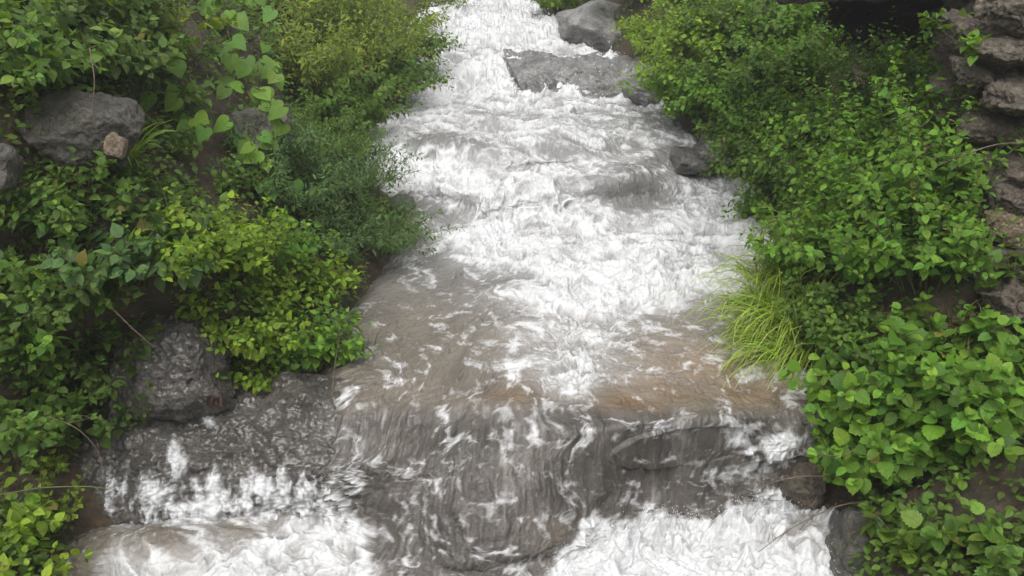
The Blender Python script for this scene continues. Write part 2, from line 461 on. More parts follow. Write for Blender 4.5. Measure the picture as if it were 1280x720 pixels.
# colour of the water itself: silty brown in the pool, greyer where it is aerated
def C(*c): return np.array(c)
tan = sstep(300, 420, WPY)[..., None]
bw = C(.120, .116, .112) * (1 - tan) + C(.108, .093, .075) * tan
silt = np.clip(G(900, 460, 130, 46) + G(800, 505, 60, 14) * .8 + G(650, 500, 40, 12) * .6, 0, 1) * sstep(.2, .6, fbm(X * 3, A * 3, o=3, seed=81) + .15)
bw = bw + silt[..., None] * (C(.130, .086, .046) - bw)
aer = np.clip(D * 1.2, 0, 1)[..., None]
bw = bw * (1 - aer) + C(.32, .318, .316) * aer
fg = fallw[..., None]
bw = bw * (1 - fg) + C(.064, .057, .050) * fg
bed = fbm(X * 5, A * 5, o=5, seed=91)[..., None]
bw = bw * (.72 + .56 * bed)
bw = bw * (1 + fallw * (1.0 * (mott - .5) + .35 * (strg - .5) + .4 * (strg2 - .5)))[..., None]
bw = np.clip(bw, .02, 1)
wq = grid_quads(nr, ncol)
water = mesh_np('water', P.reshape(-1, 3), quads=wq, mat=M_WATER, attrs={'foam': foam.ravel(), 'body': bw.reshape(-1, 3), 'air': np.clip(D * 1.2 + fallw * .35, 0, 1).ravel()})
setting(water)

# flying drops
ico = bmesh.new(); bmesh.ops.create_icosphere(ico, subdivisions=1, radius=1)
IV = np.array([v.co[:] for v in ico.verts]); IF = np.array([[v.index for v in f.verts] for f in ico.faces]); ico.free()
def drops(name, pts, rad, mat):
    n = len(pts)
    st = np.stack([RS.uniform(.7, 1.3, n), RS.uniform(.7, 1.3, n), RS.uniform(.8, 1.8, n)], -1)
    V = pts[:, None] + IV[None] * (rad[:, None] * st)[:, None]
    F = IF[None] + (np.arange(n) * len(IV))[:, None, None]
    return mesh_np(name, V.reshape(-1, 3), tris=F.reshape(-1, 3), mat=mat, attrs={'foam': np.ones(n * len(IV)), 'body': np.ones((n * len(IV), 3)) * .6})
wgt = (sstep(.45, .85, D) * sstep(.35, .75, foam) * (band(WPY, 195, 275, 10) + 1.3 * sstep(560, 600, WPY) + .5 * (WPY < 130))).ravel()
inside = ((WPX > 90) & (WPX < 1060) & (WPY > 10) & (WPY < 740)).ravel()
wgt = wgt * inside; wgt /= wgt.sum()
pick = RS.choice(len(wgt), 8000, p=wgt)
dp = P.reshape(-1, 3)[pick] + WN.reshape(-1, 3)[pick] * (RS.exponential(.028, 8000)[:, None]) + RS.normal(0, .02, (8000, 3))
dp[:, 2] += RS.exponential(.02, 8000)
setting(drops('spray', dp, RS.uniform(.0012, .0058, 8000) * (dp[:, 1] / 7), M_WATER), 'stuff')

# ------------------------------------------------------------------ banks
ys = np.concatenate([np.arange(1.0, 12, .06), np.arange(12, 34, .12)])
def edge_x(E, wob_seed):
    o = np.argsort(E[:, 1]); e = E[o]
    x = np.interp(ys, e[:, 1], e[:, 0]); z = np.interp(ys, e[:, 1], e[:, 2])
    k = np.ones(7) / 7
    xs = np.convolve(np.pad(x, 3, 'edge'), k, 'valid'); zs = np.convolve(np.pad(z, 3, 'edge'), k, 'valid')
    return xs + (fbm(ys * 2.0, ys * 0 + wob_seed, o=3, seed=wob_seed) - .5) * .16, zs
xl, zl = edge_x(EDGE_L, 3)
xr, zr = edge_x(EDGE_R, 9)
ds = np.concatenate([np.linspace(-.35, 3.2, 72), np.linspace(3.3, 14, 26)])
PROF_L = ([-.4, 0, .12, .35, .8, 1.3, 1.9, 2.6, 3.4, 6, 14], [-.5, -.10, .06, .30, .62, 1.15, 1.95, 2.7, 3.2, 4.6, 7])
PROF_R = ([-.4, 0, .10, .30, .7, 1.15, 1.7, 2.3, 3.2, 6, 14], [-.5, -.10, .10, .42, .80, 1.20, 2.0, 2.9, 3.6, 4.8, 7])
# hollows in the slopes: behind the bedrock slab, under the added overhang (cut deep to darken it), behind the rock wall
CARVE = {-1: [(235, 500, 190, 120, (-.30, .55, -.25), 3, 7)],
         1: [(1115, 34, 100, 58, (1.6, 3.0, -.4), 5, 13), (1265, 210, 85, 240, (.75, .6, 0), 4, 9)]}
def bank(name, x, z, prof, side, seed):
    Yg, Dg = np.meshgrid(ys, ds, indexing='ij')
    Zg = z[:, None] + np.interp(Dg, *prof)
    Xg = x[:, None] + side * Dg
    B = np.stack([Xg, Yg, Zg], -1)
    N = grid_normals(B)
    h = (fbm(Yg * .9, Dg * .9 + Zg * .4, o=3, seed=seed) - .5) * .55 * sstep(.2, 1.2, Dg) + (fbm(Yg * 4, (Dg + Zg) * 3, o=5, g=.6, seed=seed + 3) - .5) * .24 * sstep(-.1, .4, Dg)
    B = B + N * h[..., None]
    qx, qy = to_px(B)
    for cx, cy, rx, ry, v, y0, y1 in CARVE[side]:
        f = np.exp(-(((qx - cx) / rx) ** 2 + ((qy - cy) / ry) ** 2) ** 2) * (Yg > y0) * (Yg < y1)
        B = B + f[..., None] * np.array(v)
    r, c = B.shape[:2]
    q = grid_quads(r, c)
    o = mesh_np(name, B.reshape(-1, 3), quads=q if side < 0 else q[:, ::-1], mat=M_EARTH)
    setting(o)
    return B.reshape(-1, 3), q
BL = bank('left_bank', xl, zl, PROF_L, -1, 101)
BR = bank('right_bank', xr, zr, PROF_R, 1, 151)
# hill ground beyond, out to the horizon; raised upstream, out of view, to darken the water's reflections
gx = np.concatenate([np.linspace(-240, -16, 14), np.linspace(-14, 14, 12), np.linspace(16, 240, 14)])
gy = np.concatenate([np.linspace(-240, -5, 12), np.linspace(0, 34, 14), np.linspace(40, 240, 14)])
GX, GY = np.meshgrid(gx, gy)
GZ = np.where(np.abs(GX) > 12, 5.0, -2.2) + np.clip(GY - 34, 0, 70) * .45 + np.clip(np.abs(GX) - 12, 0, 60) * .08
setting(mesh_np('ground', np.stack([GX, GY, GZ], -1).reshape(-1, 3), quads=grid_quads(*GX.shape), mat=M_EARTH))

TREES = []
def add_bvh(V, Q): TREES.append(BVHTree.FromPolygons([tuple(v) for v in V], [tuple(int(i) for i in q) for q in Q]))
add_bvh(*BL); add_bvh(*BR)
EYE = Vector((0, 0, CAM_H))
def hit(px, py):
    """where the sight line through a photo pixel meets bank or rock: its place and the slope's normal"""
    d = Vector([float(v) for v in ray(px, py)]).normalized()
    best = None
    for t in TREES:
        p, n, i, dist = t.ray_cast(EYE, d)
        if p is not None and (best is None or dist < best[2]): best = (np.array(p), np.array(n), dist)
    if best is None: return None
    p, n, _ = best
    return p, n if n[2] > 0 else -n

# ------------------------------------------------------------------ rocks
def ico_dirs(sub):
    b = bmesh.new(); bmesh.ops.create_icosphere(b, subdivisions=sub, radius=1)
    v = np.array([q.co[:] for q in b.verts]); f = np.array([[k.index for k in q.verts] for q in b.faces]); b.free()
    return v, f
ICO = {k: ico_dirs(k) for k in (4, 5, 6)}
def rock_relief(q, m, seed, rough, strata=0.0):
    """broken, cracked relief in metres for points q of a rock about m metres across"""
    k = 1.0 / m
    x, y, z = q[:, 0] * k, q[:, 1] * k, q[:, 2] * k
    w = fbm(x * 3, y * 3, z * 3, o=2, seed=seed + 9) - .5
    h = (fbm(x * 2.0, y * 2.0, z * 2.0, o=6, g=.58, seed=seed) - .5) * 2.8
    rd = fbm(x * 3.1 + w, y * 3.1 - w, z * 4.5 + w, o=4, g=.55, seed=seed + 5, billow=True)
    h = h - (1 - sstep(.02, .20, rd)) * .55                                 # cracks
    h = h + (fbm(x * 14, y * 14, z * 14, o=4, g=.65, seed=seed + 7) - .5) * .8
    ch = fbm(x * 2.6 + w * 1.5, y * 2.6, z * 2.6, o=3, seed=seed + 8) * 5
    h = h + (np.floor(ch) + sstep(.25, .75, ch - np.floor(ch)) - 2.5) * .28                    # chipped steps
    if strata:
        zz = (q[:, 2] + .25 * q[:, 0]) * strata + w * 2.2
        fr = zz - np.floor(zz)
        h = h + (sstep(0, .25, fr) - sstep(.7, 1.0, fr) - .5) * 1.1 + (vnoise(np.floor(zz) * 3.7, x * 2.5, y * 2.5, seed) - .5) * 1.6
    return h * rough * m
def rock(name, label, centre, half, mat, seed, rot=(0, 0, 0), planes=34, sub=6, rough=.06, cat='rock', group=None, sharp=40, strata=0.0, block=True):
    d, f = ICO[sub]
    rs = np.random.RandomState(seed)
    n = rs.normal(size=(planes, 3)); n /= np.linalg.norm(n, axis=1, keepdims=True)
    off = rs.uniform(.74, 1.05, planes)
    if block:
        ax = np.concatenate([np.eye(3), -np.eye(3)]); ax += rs.normal(0, .22, ax.shape); ax /= np.linalg.norm(ax, axis=1, keepdims=True)
        n = np.concatenate([n, ax]); off = np.concatenate([off, rs.uniform(.66, .86, 6)])
    dw = d + (np.stack([fbm(d[:, 0] * 2 + k, d[:, 1] * 2, d[:, 2] * 2, o=3, seed=seed + k) for k in (1, 2, 3)], -1) - .5) * .25
    r = off[None] / np.maximum(dw @ n.T, 1e-3)
    r = np.minimum(r, 3)
    r = (np.mean(r ** -sharp, 1) * len(n)) ** (-1 / sharp) * 1.1
    q = d * r[:, None] * np.array(half)
    m = (half[0] * half[1] * half[2]) ** (1 / 3) * 1.15
    h = rock_relief(q, m, seed, rough, strata)
    nn = d / np.array(half); nn /= np.linalg.norm(nn, axis=1, keepdims=True)
    q = q + nn * h[:, None]
    R = np.array(Matrix.Rotation(rot[2], 3, 'Z') @ Matrix.Rotation(rot[1], 3, 'Y') @ Matrix.Rotation(rot[0], 3, 'X'))
    q = q @ R.T
    o = mesh_np(name, q, tris=f, mat=mat, loc=[float(v) for v in centre])
    tag(o, label, cat, group)
    add_bvh(q + np.asarray(centre), f)
    return o

def rock_sheet(name, label, cat, pts, mat, seed, m=.8, rough=.06, strata=0.0, thick=.5, n=26):
    """an outcrop whose face runs through surveyed points (rows of (px, py, distance)), with a solid back"""
    Pc = np.array([[at_y(*q) for q in r] for r in pts])
    Gd = catmull(Pc, [n] * (len(pts) - 1)); Gd = np.swapaxes(catmull(np.swapaxes(Gd, 0, 1), [n] * (Pc.shape[1] - 1)), 0, 1)
    N = grid_normals(Gd)
    N = N * np.where((N * (np.array([0, 0, CAM_H]) - Gd)).sum(-1, keepdims=True) < 0, -1, 1)
    h = rock_relief(Gd.reshape(-1, 3), m, seed, rough, strata).reshape(Gd.shape[:2])
    F = Gd + N * h[..., None]
    Bk = Gd - N * thick
    r, c = F.shape[:2]
    i = np.arange(r * c).reshape(r, c)
    rim = np.concatenate([i[0, :], i[1:, -1], i[-1, -2::-1], i[-2:0:-1, 0]]); rim2 = np.roll(rim, -1)
    side = np.stack([rim, rim2, rim2 + r * c, rim + r * c], -1)
    q = grid_quads(r, c)
    V = np.concatenate([F.reshape(-1, 3), Bk.reshape(-1, 3)])
    base = F[r // 2, c // 2]
    o = mesh_np(name, V - base, quads=np.concatenate([q, q[:, ::-1] + r * c, side]), mat=mat, loc=[float(v) for v in base])
    tag(o, label, cat)
    add_bvh(F.reshape(-1, 3), q)
    return F, N

def rk(px, py, y, half, mat, seed, label, name='boulder', **kw):
    return rock(name, label, at_y(px, py, y), half, mat, seed, **kw)

SLAB, SLABN = rock_sheet('rock_slab', 'wet grey-brown bedrock slope beside the chute, foam at its foot', 'rock slab', [
    [(60, 520, 5.5), (150, 500, 5.5), (230, 492, 5.55), (300, 478, 5.6), (380, 466, 5.68), (446, 470, 5.66), (500, 480, 5.95)],
    [(60, 575, 5.1), (140, 560, 5.12), (220, 548, 5.2), (300, 525, 5.3), (385, 506, 5.33), (450, 510, 5.36), (520, 525, 5.6)],
    [(60, 620, 4.95), (130, 612, 4.96), (215, 592, 5.02), (300, 575, 5.12), (395, 558, 5.10), (460, 560, 5.14), (535, 570, 5.4)],
    [(50, 655, 4.85), (120, 652, 4.86), (200, 640, 4.9), (300, 636, 4.92), (390, 622, 4.93), (458, 616, 5.02), (540, 625, 5.25)],
    [(40, 700, 4.8), (110, 700, 4.8), (200, 698, 4.82), (300, 696, 4.82), (400, 684, 4.84), (470, 666, 4.9), (545, 680, 5.2)]], M_SLAB, 21, m=.9, rough=.075, n=44)
# thin runs of white water over the slab
def runs():
    F, N = SLAB, SLABN
    px, py = to_px(F)
    nz = fbm(F[..., 0] * 13, F[..., 1] * 8, F[..., 2] * 5, o=5, g=.66, seed=401)
    n2 = fbm(F[..., 0] * 34, F[..., 1] * 22, F[..., 2] * 18, o=3, g=.6, seed=404, billow=True)
    m = 0
    for cx, cy, rx, ry in ((222, 580, 13, 30), (200, 618, 34, 14), (268, 606, 14, 24), (240, 632, 70, 9), (182, 608, 12, 16), (452, 590, 14, 26), (435, 616, 30, 14), (262, 528, 10, 10), (330, 610, 30, 20)):
        m = np.maximum(m, np.exp(-(((px - cx) / rx) ** 2 + ((py - cy) / ry) ** 2)))
    foot = sstep(560, 640, py + (nz - .5) * 90) * (1 - sstep(455, 480, px)) * sstep(110, 230, px + (nz - .5) * 200)
    m = np.maximum(m, foot * .75)
    d = m * 1.25 - .25 + (nz - .5) * 2.2 + (.42 - n2) * .9
    d = np.clip(d * sstep(.05, .5, m), 0, 1)
    Pq = F + N * (.004 + .035 * d * (1 - n2))[..., None]
    r, c = d.shape; q = grid_quads(r, c)
    q = q[(m.ravel()[q].max(1) > .06)]; u, inv = np.unique(q, return_inverse=True)
    setting(mesh_np('water_veil', Pq.reshape(-1, 3)[u], quads=inv.reshape(-1, 4), mat=M_VEIL, attrs={'foam': d.ravel()[u] * .8}))
runs()
rock_sheet('boulder', 'cracked grey boulder under the lime green bushes on the left bank', 'rock', [
    [(132, 372, 5.75), (190, 376, 5.7), (242, 382, 5.7), (284, 404, 5.8)],
    [(140, 425, 5.45), (196, 420, 5.36), (246, 424, 5.38), (290, 440, 5.55)],
    [(140, 480, 5.32), (203, 478, 5.22), (252, 474, 5.26), (292, 482, 5.48)],
    [(140, 528, 5.25), (206, 508, 5.18), (262, 500, 5.24), (300, 502, 5.45)],
    [(150, 560, 5.5), (215, 545, 5.5), (262, 535, 5.55), (300, 530, 5.65)]], M_SLAB, 22, m=.7, rough=.085, n=40)
rock_sheet('rock_ledge', 'broad wet grey ledge in front of the big pale boulder', 'rock ledge', [
    [(618, 62, 15.0), (690, 66, 14.9), (760, 66, 15.0), (850, 64, 15.2)],
    [(636, 80, 13.7), (694, 79, 13.5), (764, 79, 13.5), (850, 84, 13.4)],
    [(646, 100, 13.15), (702, 108, 12.95), (770, 106, 12.95), (850, 108, 12.85)],
    [(654, 120, 12.85), (705, 130, 12.7), (772, 130, 12.65), (856, 134, 12.4)]], M_GREY, 24, m=.8, rough=.105, n=44)
rk(755, 44, 15.7, (1.0, .7, .52), M_GREY, 23, 'big pale grey boulder with a flat top, highest on the right bank', rot=(.25, .05, .25), rough=.06)
rk(806, 118, 12.6, (.36, .4, .2), M_GREY, 25, 'small grey rock wedged at the right end of the broad wet ledge', rot=(0, .25, .3))
rk(655, 74, 14.6, (.32, .4, .14), M_GREY, 26, 'low grey rock washed by white water left of the big pale boulder', rot=(0, -.1, 0), rough=.06)
rk(895, 192, 10.1, (.30, .4, .24), M_WET, 27, 'dark undercut rock under the right bush beside a small side fall', rot=(0, .1, .3))
rk(862, 200, 10.05, (.24, .3, .14), M_WET, 28, 'wet brown ledge rock with water spilling over, left of the dark undercut rock', rot=(.1, 0, 0))
rk(535, 40, 18.0, (.55, .5, .26), M_GREY, 29, 'pale grey rock at the top of the stream on the left edge', rot=(0, .2, .2), rough=.07)
rk(578, 20, 20.0, (.45, .5, .25), M_GREY, 30, 'farthest pale grey rock at the left edge of the white water', rough=.07)
rk(676, 8, 20.5, (.5, .5, .26), M_TAN, 31, 'brownish rock at the far top of the stream, right side', rough=.06)
rk(672, 28, 18.0, (.22, .3, .16), M_GREY, 46, 'small grey rock between white water and the far right bush')
rk(104, 160, 5.7, (.40, .32, .24), M_MOSS, 32, 'mossy dark grey boulder set in the upper left bank', rot=(0, .1, .2), sub=6)
rk(144, 182, 5.25, (.07, .06, .09), M_TAN, 33, 'small tan stone beside the strap-leaved plant', 'stone', cat='stone', sub=4)
rk(322, 170, 7.9, (.34, .4, .30), M_MOSS, 34, 'mossy grey rock behind the heart-leaved vine', rot=(0, .2, 0))
rk(2, 208, 5.0, (.10, .14, .14), M_MOSS, 35, 'dark rounded rock at the left edge of the view')
rk(500, 258, 8.95, (.14, .2, .12), M_WET, 36, 'wet dark rock at the foot of the left cascade')
rk(1005, 600, 5.15, (.17, .2, .22), M_BROWN, 38, 'brown rock splitting the small fall beside the right bush', rot=(.1, .1, 0))
rk(1092, 700, 4.5, (.30, .34, .36), M_MOSS, 39, 'grey mossy rock at the water edge below the broad-leaved bush')
rk(1275, 712, 4.3, (.22, .25, .18), M_BROWN, 40, 'brown earthy rock in the lower right corner')
# the layered wall on the right
rock_sheet('rock_wall', 'tall layered brown shale wall at the right edge', 'rock wall', [
    [(1165, -60, 7.9), (1215, -60, 7.2), (1270, -60, 6.5), (1340, -60, 5.9)],
    [(1172, 60, 7.8), (1215, 55, 7.1), (1270, 50, 6.4), (1340, 50, 5.8)],
    [(1180, 150, 7.4), (1220, 150, 6.8), (1270, 150, 6.2), (1345, 150, 5.6)],
    [(1185, 240, 7.1), (1225, 245, 6.5), (1275, 250, 6.0), (1350, 250, 5.4)],
    [(1195, 340, 6.7), (1235, 345, 6.2), (1280, 350, 5.7), (1355, 360, 5.2)],
    [(1200, 470, 6.2), (1240, 470, 5.8), (1285, 470, 5.4), (1360, 480, 4.9)]], M_BROWN, 41, m=.9, rough=.09, strata=7.0, n=30)
for q in ((1262, 14, 6.1, (.22, .24, .11), 61, (.1, .2, .3), 'topmost broken shale stone at the upper right corner'),
          (1212, 40, 6.5, (.20, .24, .10), 62, (.2, -.1, .8), 'flat shale stone beside the dark hollow'),
          (1258, 66, 6.05, (.24, .24, .09), 63, (-.1, .15, .1), 'long flat shale stone, second from the top at the right edge'),
          (1228, 100, 6.2, (.17, .2, .10), 64, (.2, .3, .5), 'squarish shale stone left of the wall, above the jutting block'),
          (1268, 118, 5.9, (.20, .24, .11), 65, (.1, -.2, .2), 'dark shale stone at the right edge, level with the jutting block'),
          (1240, 160, 6.05, (.22, .2, .10), 66, (.15, .1, -.3), 'broken shale stone in the middle of the layered rock wall'),
          (1212, 205, 6.2, (.16, .2, .11), 67, (.1, .2, .4), 'small shale stone half covered by the tall right thicket')):
    rk(*q[:4], M_BROWN, q[4], q[6], 'shale_stone', rot=q[5], cat='stone', planes=22, rough=.09, strata=9)
for q in ((1258, 245, 5.75, (.16, .2, .09), 71, (.1, .2, .1), 'brown broken stone at the right edge above the pale tan rock'),
          (1232, 262, 5.9, (.13, .16, .10), 72, (.3, .1, .5), 'small brown stone left of the pale tan rock'),
          (1266, 375, 5.2, (.15, .18, .12), 73, (.1, -.2, .4), 'lowest brown broken stone at the right edge')):
    rk(*q[:4], M_BROWN, q[4], q[6], 'shale_stone', rot=q[5], cat='stone', planes=22, rough=.09, strata=9)
rk(1205, 118, 6.6, (.26, .3, .18), M_BROWN, 43, 'flat shale block jutting from the layered rock wall', rot=(.1, -.15, .2))
rk(1262, 215, 5.9, (.24, .24, .15), M_BROWN, 44, 'dark angular rock below the layered rock wall', rot=(.2, .2, .3))
rk(1268, 285, 5.6, (.18, .2, .13), M_TAN, 45, 'pale tan rock below the dark angular one at the right edge', rot=(.1, .1, .2))
rk(1245, 330, 5.6, (.22, .25, .2), M_BROWN, 47, 'brown rock with weeds under the pale tan rock')
rk(1110, -62, 7.9, (1.25, 1.6, .42), M_BROWN, 48, 'added overhanging rock shading the hollow at the top right', 'added_overhang', cat='overhang', rot=(-.1, -.05, .2), sub=6)  # roof added above the frame to block sky light from the hollow
rk(1125, 420, 5.6, (.30, .3, .22), M_TAN, 49, 'straw-covered tan rock between the two right bushes', rough=.07)

# ------------------------------------------------------------------ foliage
def leaf_template(kind):
    """(along, across, lift) of left edge, midrib, right edge stations"""
    if kind == 'ovate':
        t = [0, .12, .35, .62, .85, 1]; w = [0, .24, .36, .27, .11, 0]
    elif kind == 'serrate':
        t = [0, .06, .14, .2, .3, .36, .47, .53, .64, .70, .8, .85, 1]
        w = [0, .26, .37, .33, .45, .37, .45, .35, .38, .27, .27, .15, 0]
    elif kind == 'heart':
        t = [-.14, -.17, -.05, .15, .4, .68, .9, 1]; w = [.12, .28, .45, .52, .46, .26, .07, 0]
    elif kind == 'lance':
        t = [0, .2, .5, .8, 1]; w = [0, .13, .16, .09, 0]
    mid = list(t)
    if kind == 'heart': mid[0] = 0; mid[1] = .03
    t, w, mid = np.array(t), np.array(w), np.array(mid)
    lift = w * .30
    n = len(t)
    V = np.concatenate([np.stack([t, -w, lift], -1), np.stack([mid, 0 * w, 0 * w], -1), np.stack([t, w, lift], -1)])
    a = np.arange(n - 1)
    Q = np.concatenate([np.stack([a, a + n, a + n + 1, a + 1], -1), np.stack([a + n, a + 2 * n, a + 2 * n + 1, a + n + 1], -1)])
    return V, Q
TPL = {k: leaf_template(k) for k in ('ovate', 'serrate', 'heart', 'lance')}

class Leaves:
    def __init__(s): s.p, s.d, s.n, s.s, s.c = [], [], [], [], []
    def add(s, p, d, n, size, c):
        s.p.append(p); s.d.append(d); s.n.append(n); s.s.append(size); s.c.append(c)
    def build(s, kind, rs, droop=.35):
        V, Q = TPL[kind]
        p, d, n = np.array(s.p), np.array(s.d), np.array(s.n); sz = np.array(s.s); c = np.array(s.c)
        d /= np.linalg.norm(d, axis=1, keepdims=True) + 1e-9
        side = np.cross(n, d); side /= np.linalg.norm(side, axis=1, keepdims=True) + 1e-9
        up = np.cross(d, side)
        m = len(p)
        al = V[None, :, 0] * np.ones((m, 1)); ac = V[None, :, 1] * rs.uniform(.85, 1.15, (m, 1)); li = V[None, :, 2] * rs.uniform(-.3, 1.4, (m, 1))
        bend = droop * rs.uniform(.2, 1.6, (m, 1))
        li = li - bend * np.clip(al, 0, 1) ** 2 * .5
        tw = rs.uniform(-.25, .25, (m, 1)) * al
        li = li + tw * ac
        P = p[:, None] + sz[:, None, None] * (al[..., None] * d[:, None] + ac[..., None] * side[:, None] + li[..., None] * up[:, None])
        F = Q[None] + (np.arange(m) * len(V))[:, None, None]
        cc = np.repeat(c[:, None], len(V), 1)
        s.uv = np.stack([al, ac, rs.rand(m, 1) + 0 * al], -1).reshape(-1, 3)
        return P.reshape(-1, 3), F.reshape(-1, 4), cc.reshape(-1, 3)

GREENS = {
    'dark':   [(.055, .105, .018), (.072, .130, .022), (.090, .145, .028)],
    'mid':    [(.080, .160, .020), (.105, .190, .024), (.070, .135, .020)],
    'blue':   [(.064, .135, .038), (.082, .160, .044), (.055, .110, .032)],
    'vivid':  [(.085, .195, .018), (.112, .230, .020), (.072, .160, .018), (.130, .245, .024)],
    'olive':  [(.150, .215, .020), (.118, .175, .022), (.180, .240, .022)],
    'fresh':  [(.140, .235, .016), (.165, .265, .018), (.105, .185, .016), (.190, .285, .022)],
}
def pick_col(pal, rs):
    c = np.array(GREENS[pal][rs.randint(len(GREENS[pal]))]) * rs.uniform(.62, 1.3) * np.array([rs.uniform(.85, 1.2), 1, rs.uniform(.8, 1.2)])
    if rs.rand() < .008: c = np.array((.16, .14, .03)) * rs.uniform(.7, 1.2)
    return c

def unit(v): return v / (np.linalg.norm(v) + 1e-9)

def shrub_geo(rs, nst, h, spread, lean, lsize, gap, pal, twigs=0, pair=True, flop=.25, petiole=.25, stem_r=.004):
    """leaves and stems of a many-stemmed plant, local to its foot"""
    L, T = Leaves(), Tubes()
    def leafy(pts, start, size, gp):
        seg = np.linalg.norm(np.diff(pts, axis=0), axis=1); cum = np.concatenate([[0], np.cumsum(seg)]); tot = cum[-1]
        s = tot * start; ph = rs.uniform(0, 6.28)
        while s < tot:
            p = np.array([np.interp(s, cum, pts[:, k]) for k in range(3)])
            q = np.array([np.interp(min(s + .02, tot), cum, pts[:, k]) for k in range(3)]) - np.array([np.interp(max(s - .02, 0), cum, pts[:, k]) for k in range(3)])
            tdir = unit(q)
            a = unit(np.cross(tdir, [.3, .8, .1])); b = np.cross(tdir, a)
            f = s / tot
            for kk in range(2 if pair else 1):
                an = ph + kk * math.pi + rs.normal(0, .25)
                o = math.cos(an) * a + math.sin(an) * b
                dr = unit(o + tdir * rs.uniform(.2, .7) + np.array([0, 0, rs.uniform(-.55, .15)]) + lean * .25)
                nn = unit(np.array([0, 0, 1.0]) + tdir * .5 + lean * .5 + rs.normal(0, .28, 3))
                sz = size * (1.05 - .55 * f ** 3) * (rs.uniform(.35, .8) if rs.rand() < .3 else rs.uniform(.75, 1.2))
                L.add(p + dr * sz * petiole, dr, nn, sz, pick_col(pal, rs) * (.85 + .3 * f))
            ph += math.pi / 2 if pair else 2.4
            s += gp * rs.uniform(.7, 1.3)
        tip = pts[-1]
        for kk in range(3):
            dr = unit(rs.normal(0, 1, 3) * [1, 1, .3] + [0, 0, .5] + tdir)
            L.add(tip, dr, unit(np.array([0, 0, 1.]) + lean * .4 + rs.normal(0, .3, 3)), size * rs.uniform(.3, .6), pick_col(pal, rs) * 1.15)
    for i in range(nst):
        an = rs.uniform(0, 6.28); rad = math.sqrt(rs.rand())
        d0 = unit(np.array([math.cos(an) * spread * rad, math.sin(an) * spread * rad, 1.0]) + lean * rs.uniform(.3, 1.1))
        ln = h * rs.uniform(.6, 1.1)
        m = 9
        p = np.array([math.cos(an), math.sin(an), 0]) * h * .12 * rad * (1 + spread); pts = [p]
        d = d0.copy()
        for k in range(m - 1):
            d = unit(d + np.array([0, 0, -flop * (k / m) * rs.uniform(.5, 1.3)]) + rs.normal(0, .07, 3))
            p = p + d * ln / (m - 1); pts.append(p)
        pts = np.array(pts)
        T.add(pts, stem_r * rs.uniform(.8, 1.3), stem_r * .4)
        leafy(pts, .22 if twigs == 0 else .35, lsize, gap)
        for j in range(twigs):
            k = rs.randint(2, m - 1)
            td = unit(d0 * .7 + rs.normal(0, .7, 3) + np.array([0, 0, .25])); tp = [pts[k]]; tl = ln * rs.uniform(.2, .45)
            for q in range(4):
                td = unit(td + [0, 0, -.1 * flop] + rs.normal(0, .08, 3)); tp.append(tp[-1] + td * tl / 4)
            T.add(np.array(tp), stem_r * .5, stem_r * .25, 3)
            leafy(np.array(tp), .15, lsize * .85, gap)
    return L, T

NPLANT = [0]
def shrub(px, py, label, kind='mid', leaf='ovate', name='shrub', cat='shrub', group=None, h=.5, nst=12, spread=.8, lsize=.06, gap=.05, twigs=2, pair=True,
          flop=.25, lean=(0, 0, 0), loc=None, droop=.35, sink=.03, trans_mat=None, stem_mat=None):
    NPLANT[0] += 1
    rs = np.random.RandomState(1000 + NPLANT[0])
    if loc is None:
        r = hit(px, py)
        if r is None:
            print('no ground at', px, py, label); return None
        p, n = r
        lean = np.array([n[0], n[1], 0]) * .55 + np.asarray(lean, float)
    else:
        p = np.asarray(loc, float); lean = np.asarray(lean, float)
    L, T = shrub_geo(rs, nst, h, spread, lean, lsize, gap, kind, twigs, pair, flop)
    o = thing(name, label, cat, p - np.array([0, 0, sink]), group)
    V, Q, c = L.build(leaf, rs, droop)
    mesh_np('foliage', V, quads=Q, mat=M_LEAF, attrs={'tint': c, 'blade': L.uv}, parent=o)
    V, Q = T.arrays()
    mesh_np('stem', V, quads=Q, mat=stem_mat or M_STEM, parent=o)
    return o

def grass(px, py, label, n=260, ln=.5, spread=.16, lean=(0, 0, 0), cols=((.24, .36, .035), (.18, .30, .03), (.29, .39, .06), (.26, .30, .09)), width=.006, name='grass_clump', cat='grass', group=None, curl=1.0, loc=None):
    NPLANT[0] += 1
    rs = np.random.RandomState(1000 + NPLANT[0])
    p0 = hit(px, py)[0] if loc is None else np.asarray(loc, float)
    m = 7; lean = np.asarray(lean, float)
    V, Cc = [], []
    for i in range(n):
        p = np.append(rs.normal(0, spread * .5, 2), 0.0); an = rs.uniform(0, 6.28)
        d = unit(np.array([math.cos(an) * .55, math.sin(an) * .55, 1]) + lean * rs.uniform(.5, 1.2))
        l = ln * rs.uniform(.55, 1.1); w = width * rs.uniform(.6, 1.2)
        col = np.array(cols[rs.randint(len(cols))]) * rs.uniform(.8, 1.2)
        side = unit(np.cross(d, [0, 0, 1.0]) + rs.normal(0, .3, 3))
        for k in range(m):
            ww = w * (1 - (k / (m - 1)) ** 2) + .0006
            V += [p - side * ww, p + side * ww]; Cc += [col * (.8 + .3 * k / m)] * 2
            d = unit(d + np.array([0, 0, -.10 - .09 * k]) * curl + lean * .05)
            p = p + d * l / (m - 1)
    a = np.arange(m - 1) * 2
    q = np.stack([a, a + 1, a + 3, a + 2], -1)
    Q = (q[None] + (np.arange(n) * 2 * m)[:, None, None]).reshape(-1, 4)
    o = mesh_np(name, np.array(V), quads=Q, mat=M_GRASS, attrs={'tint': np.array(Cc)}, loc=[float(v) for v in p0])
    return tag(o, label, cat, group)

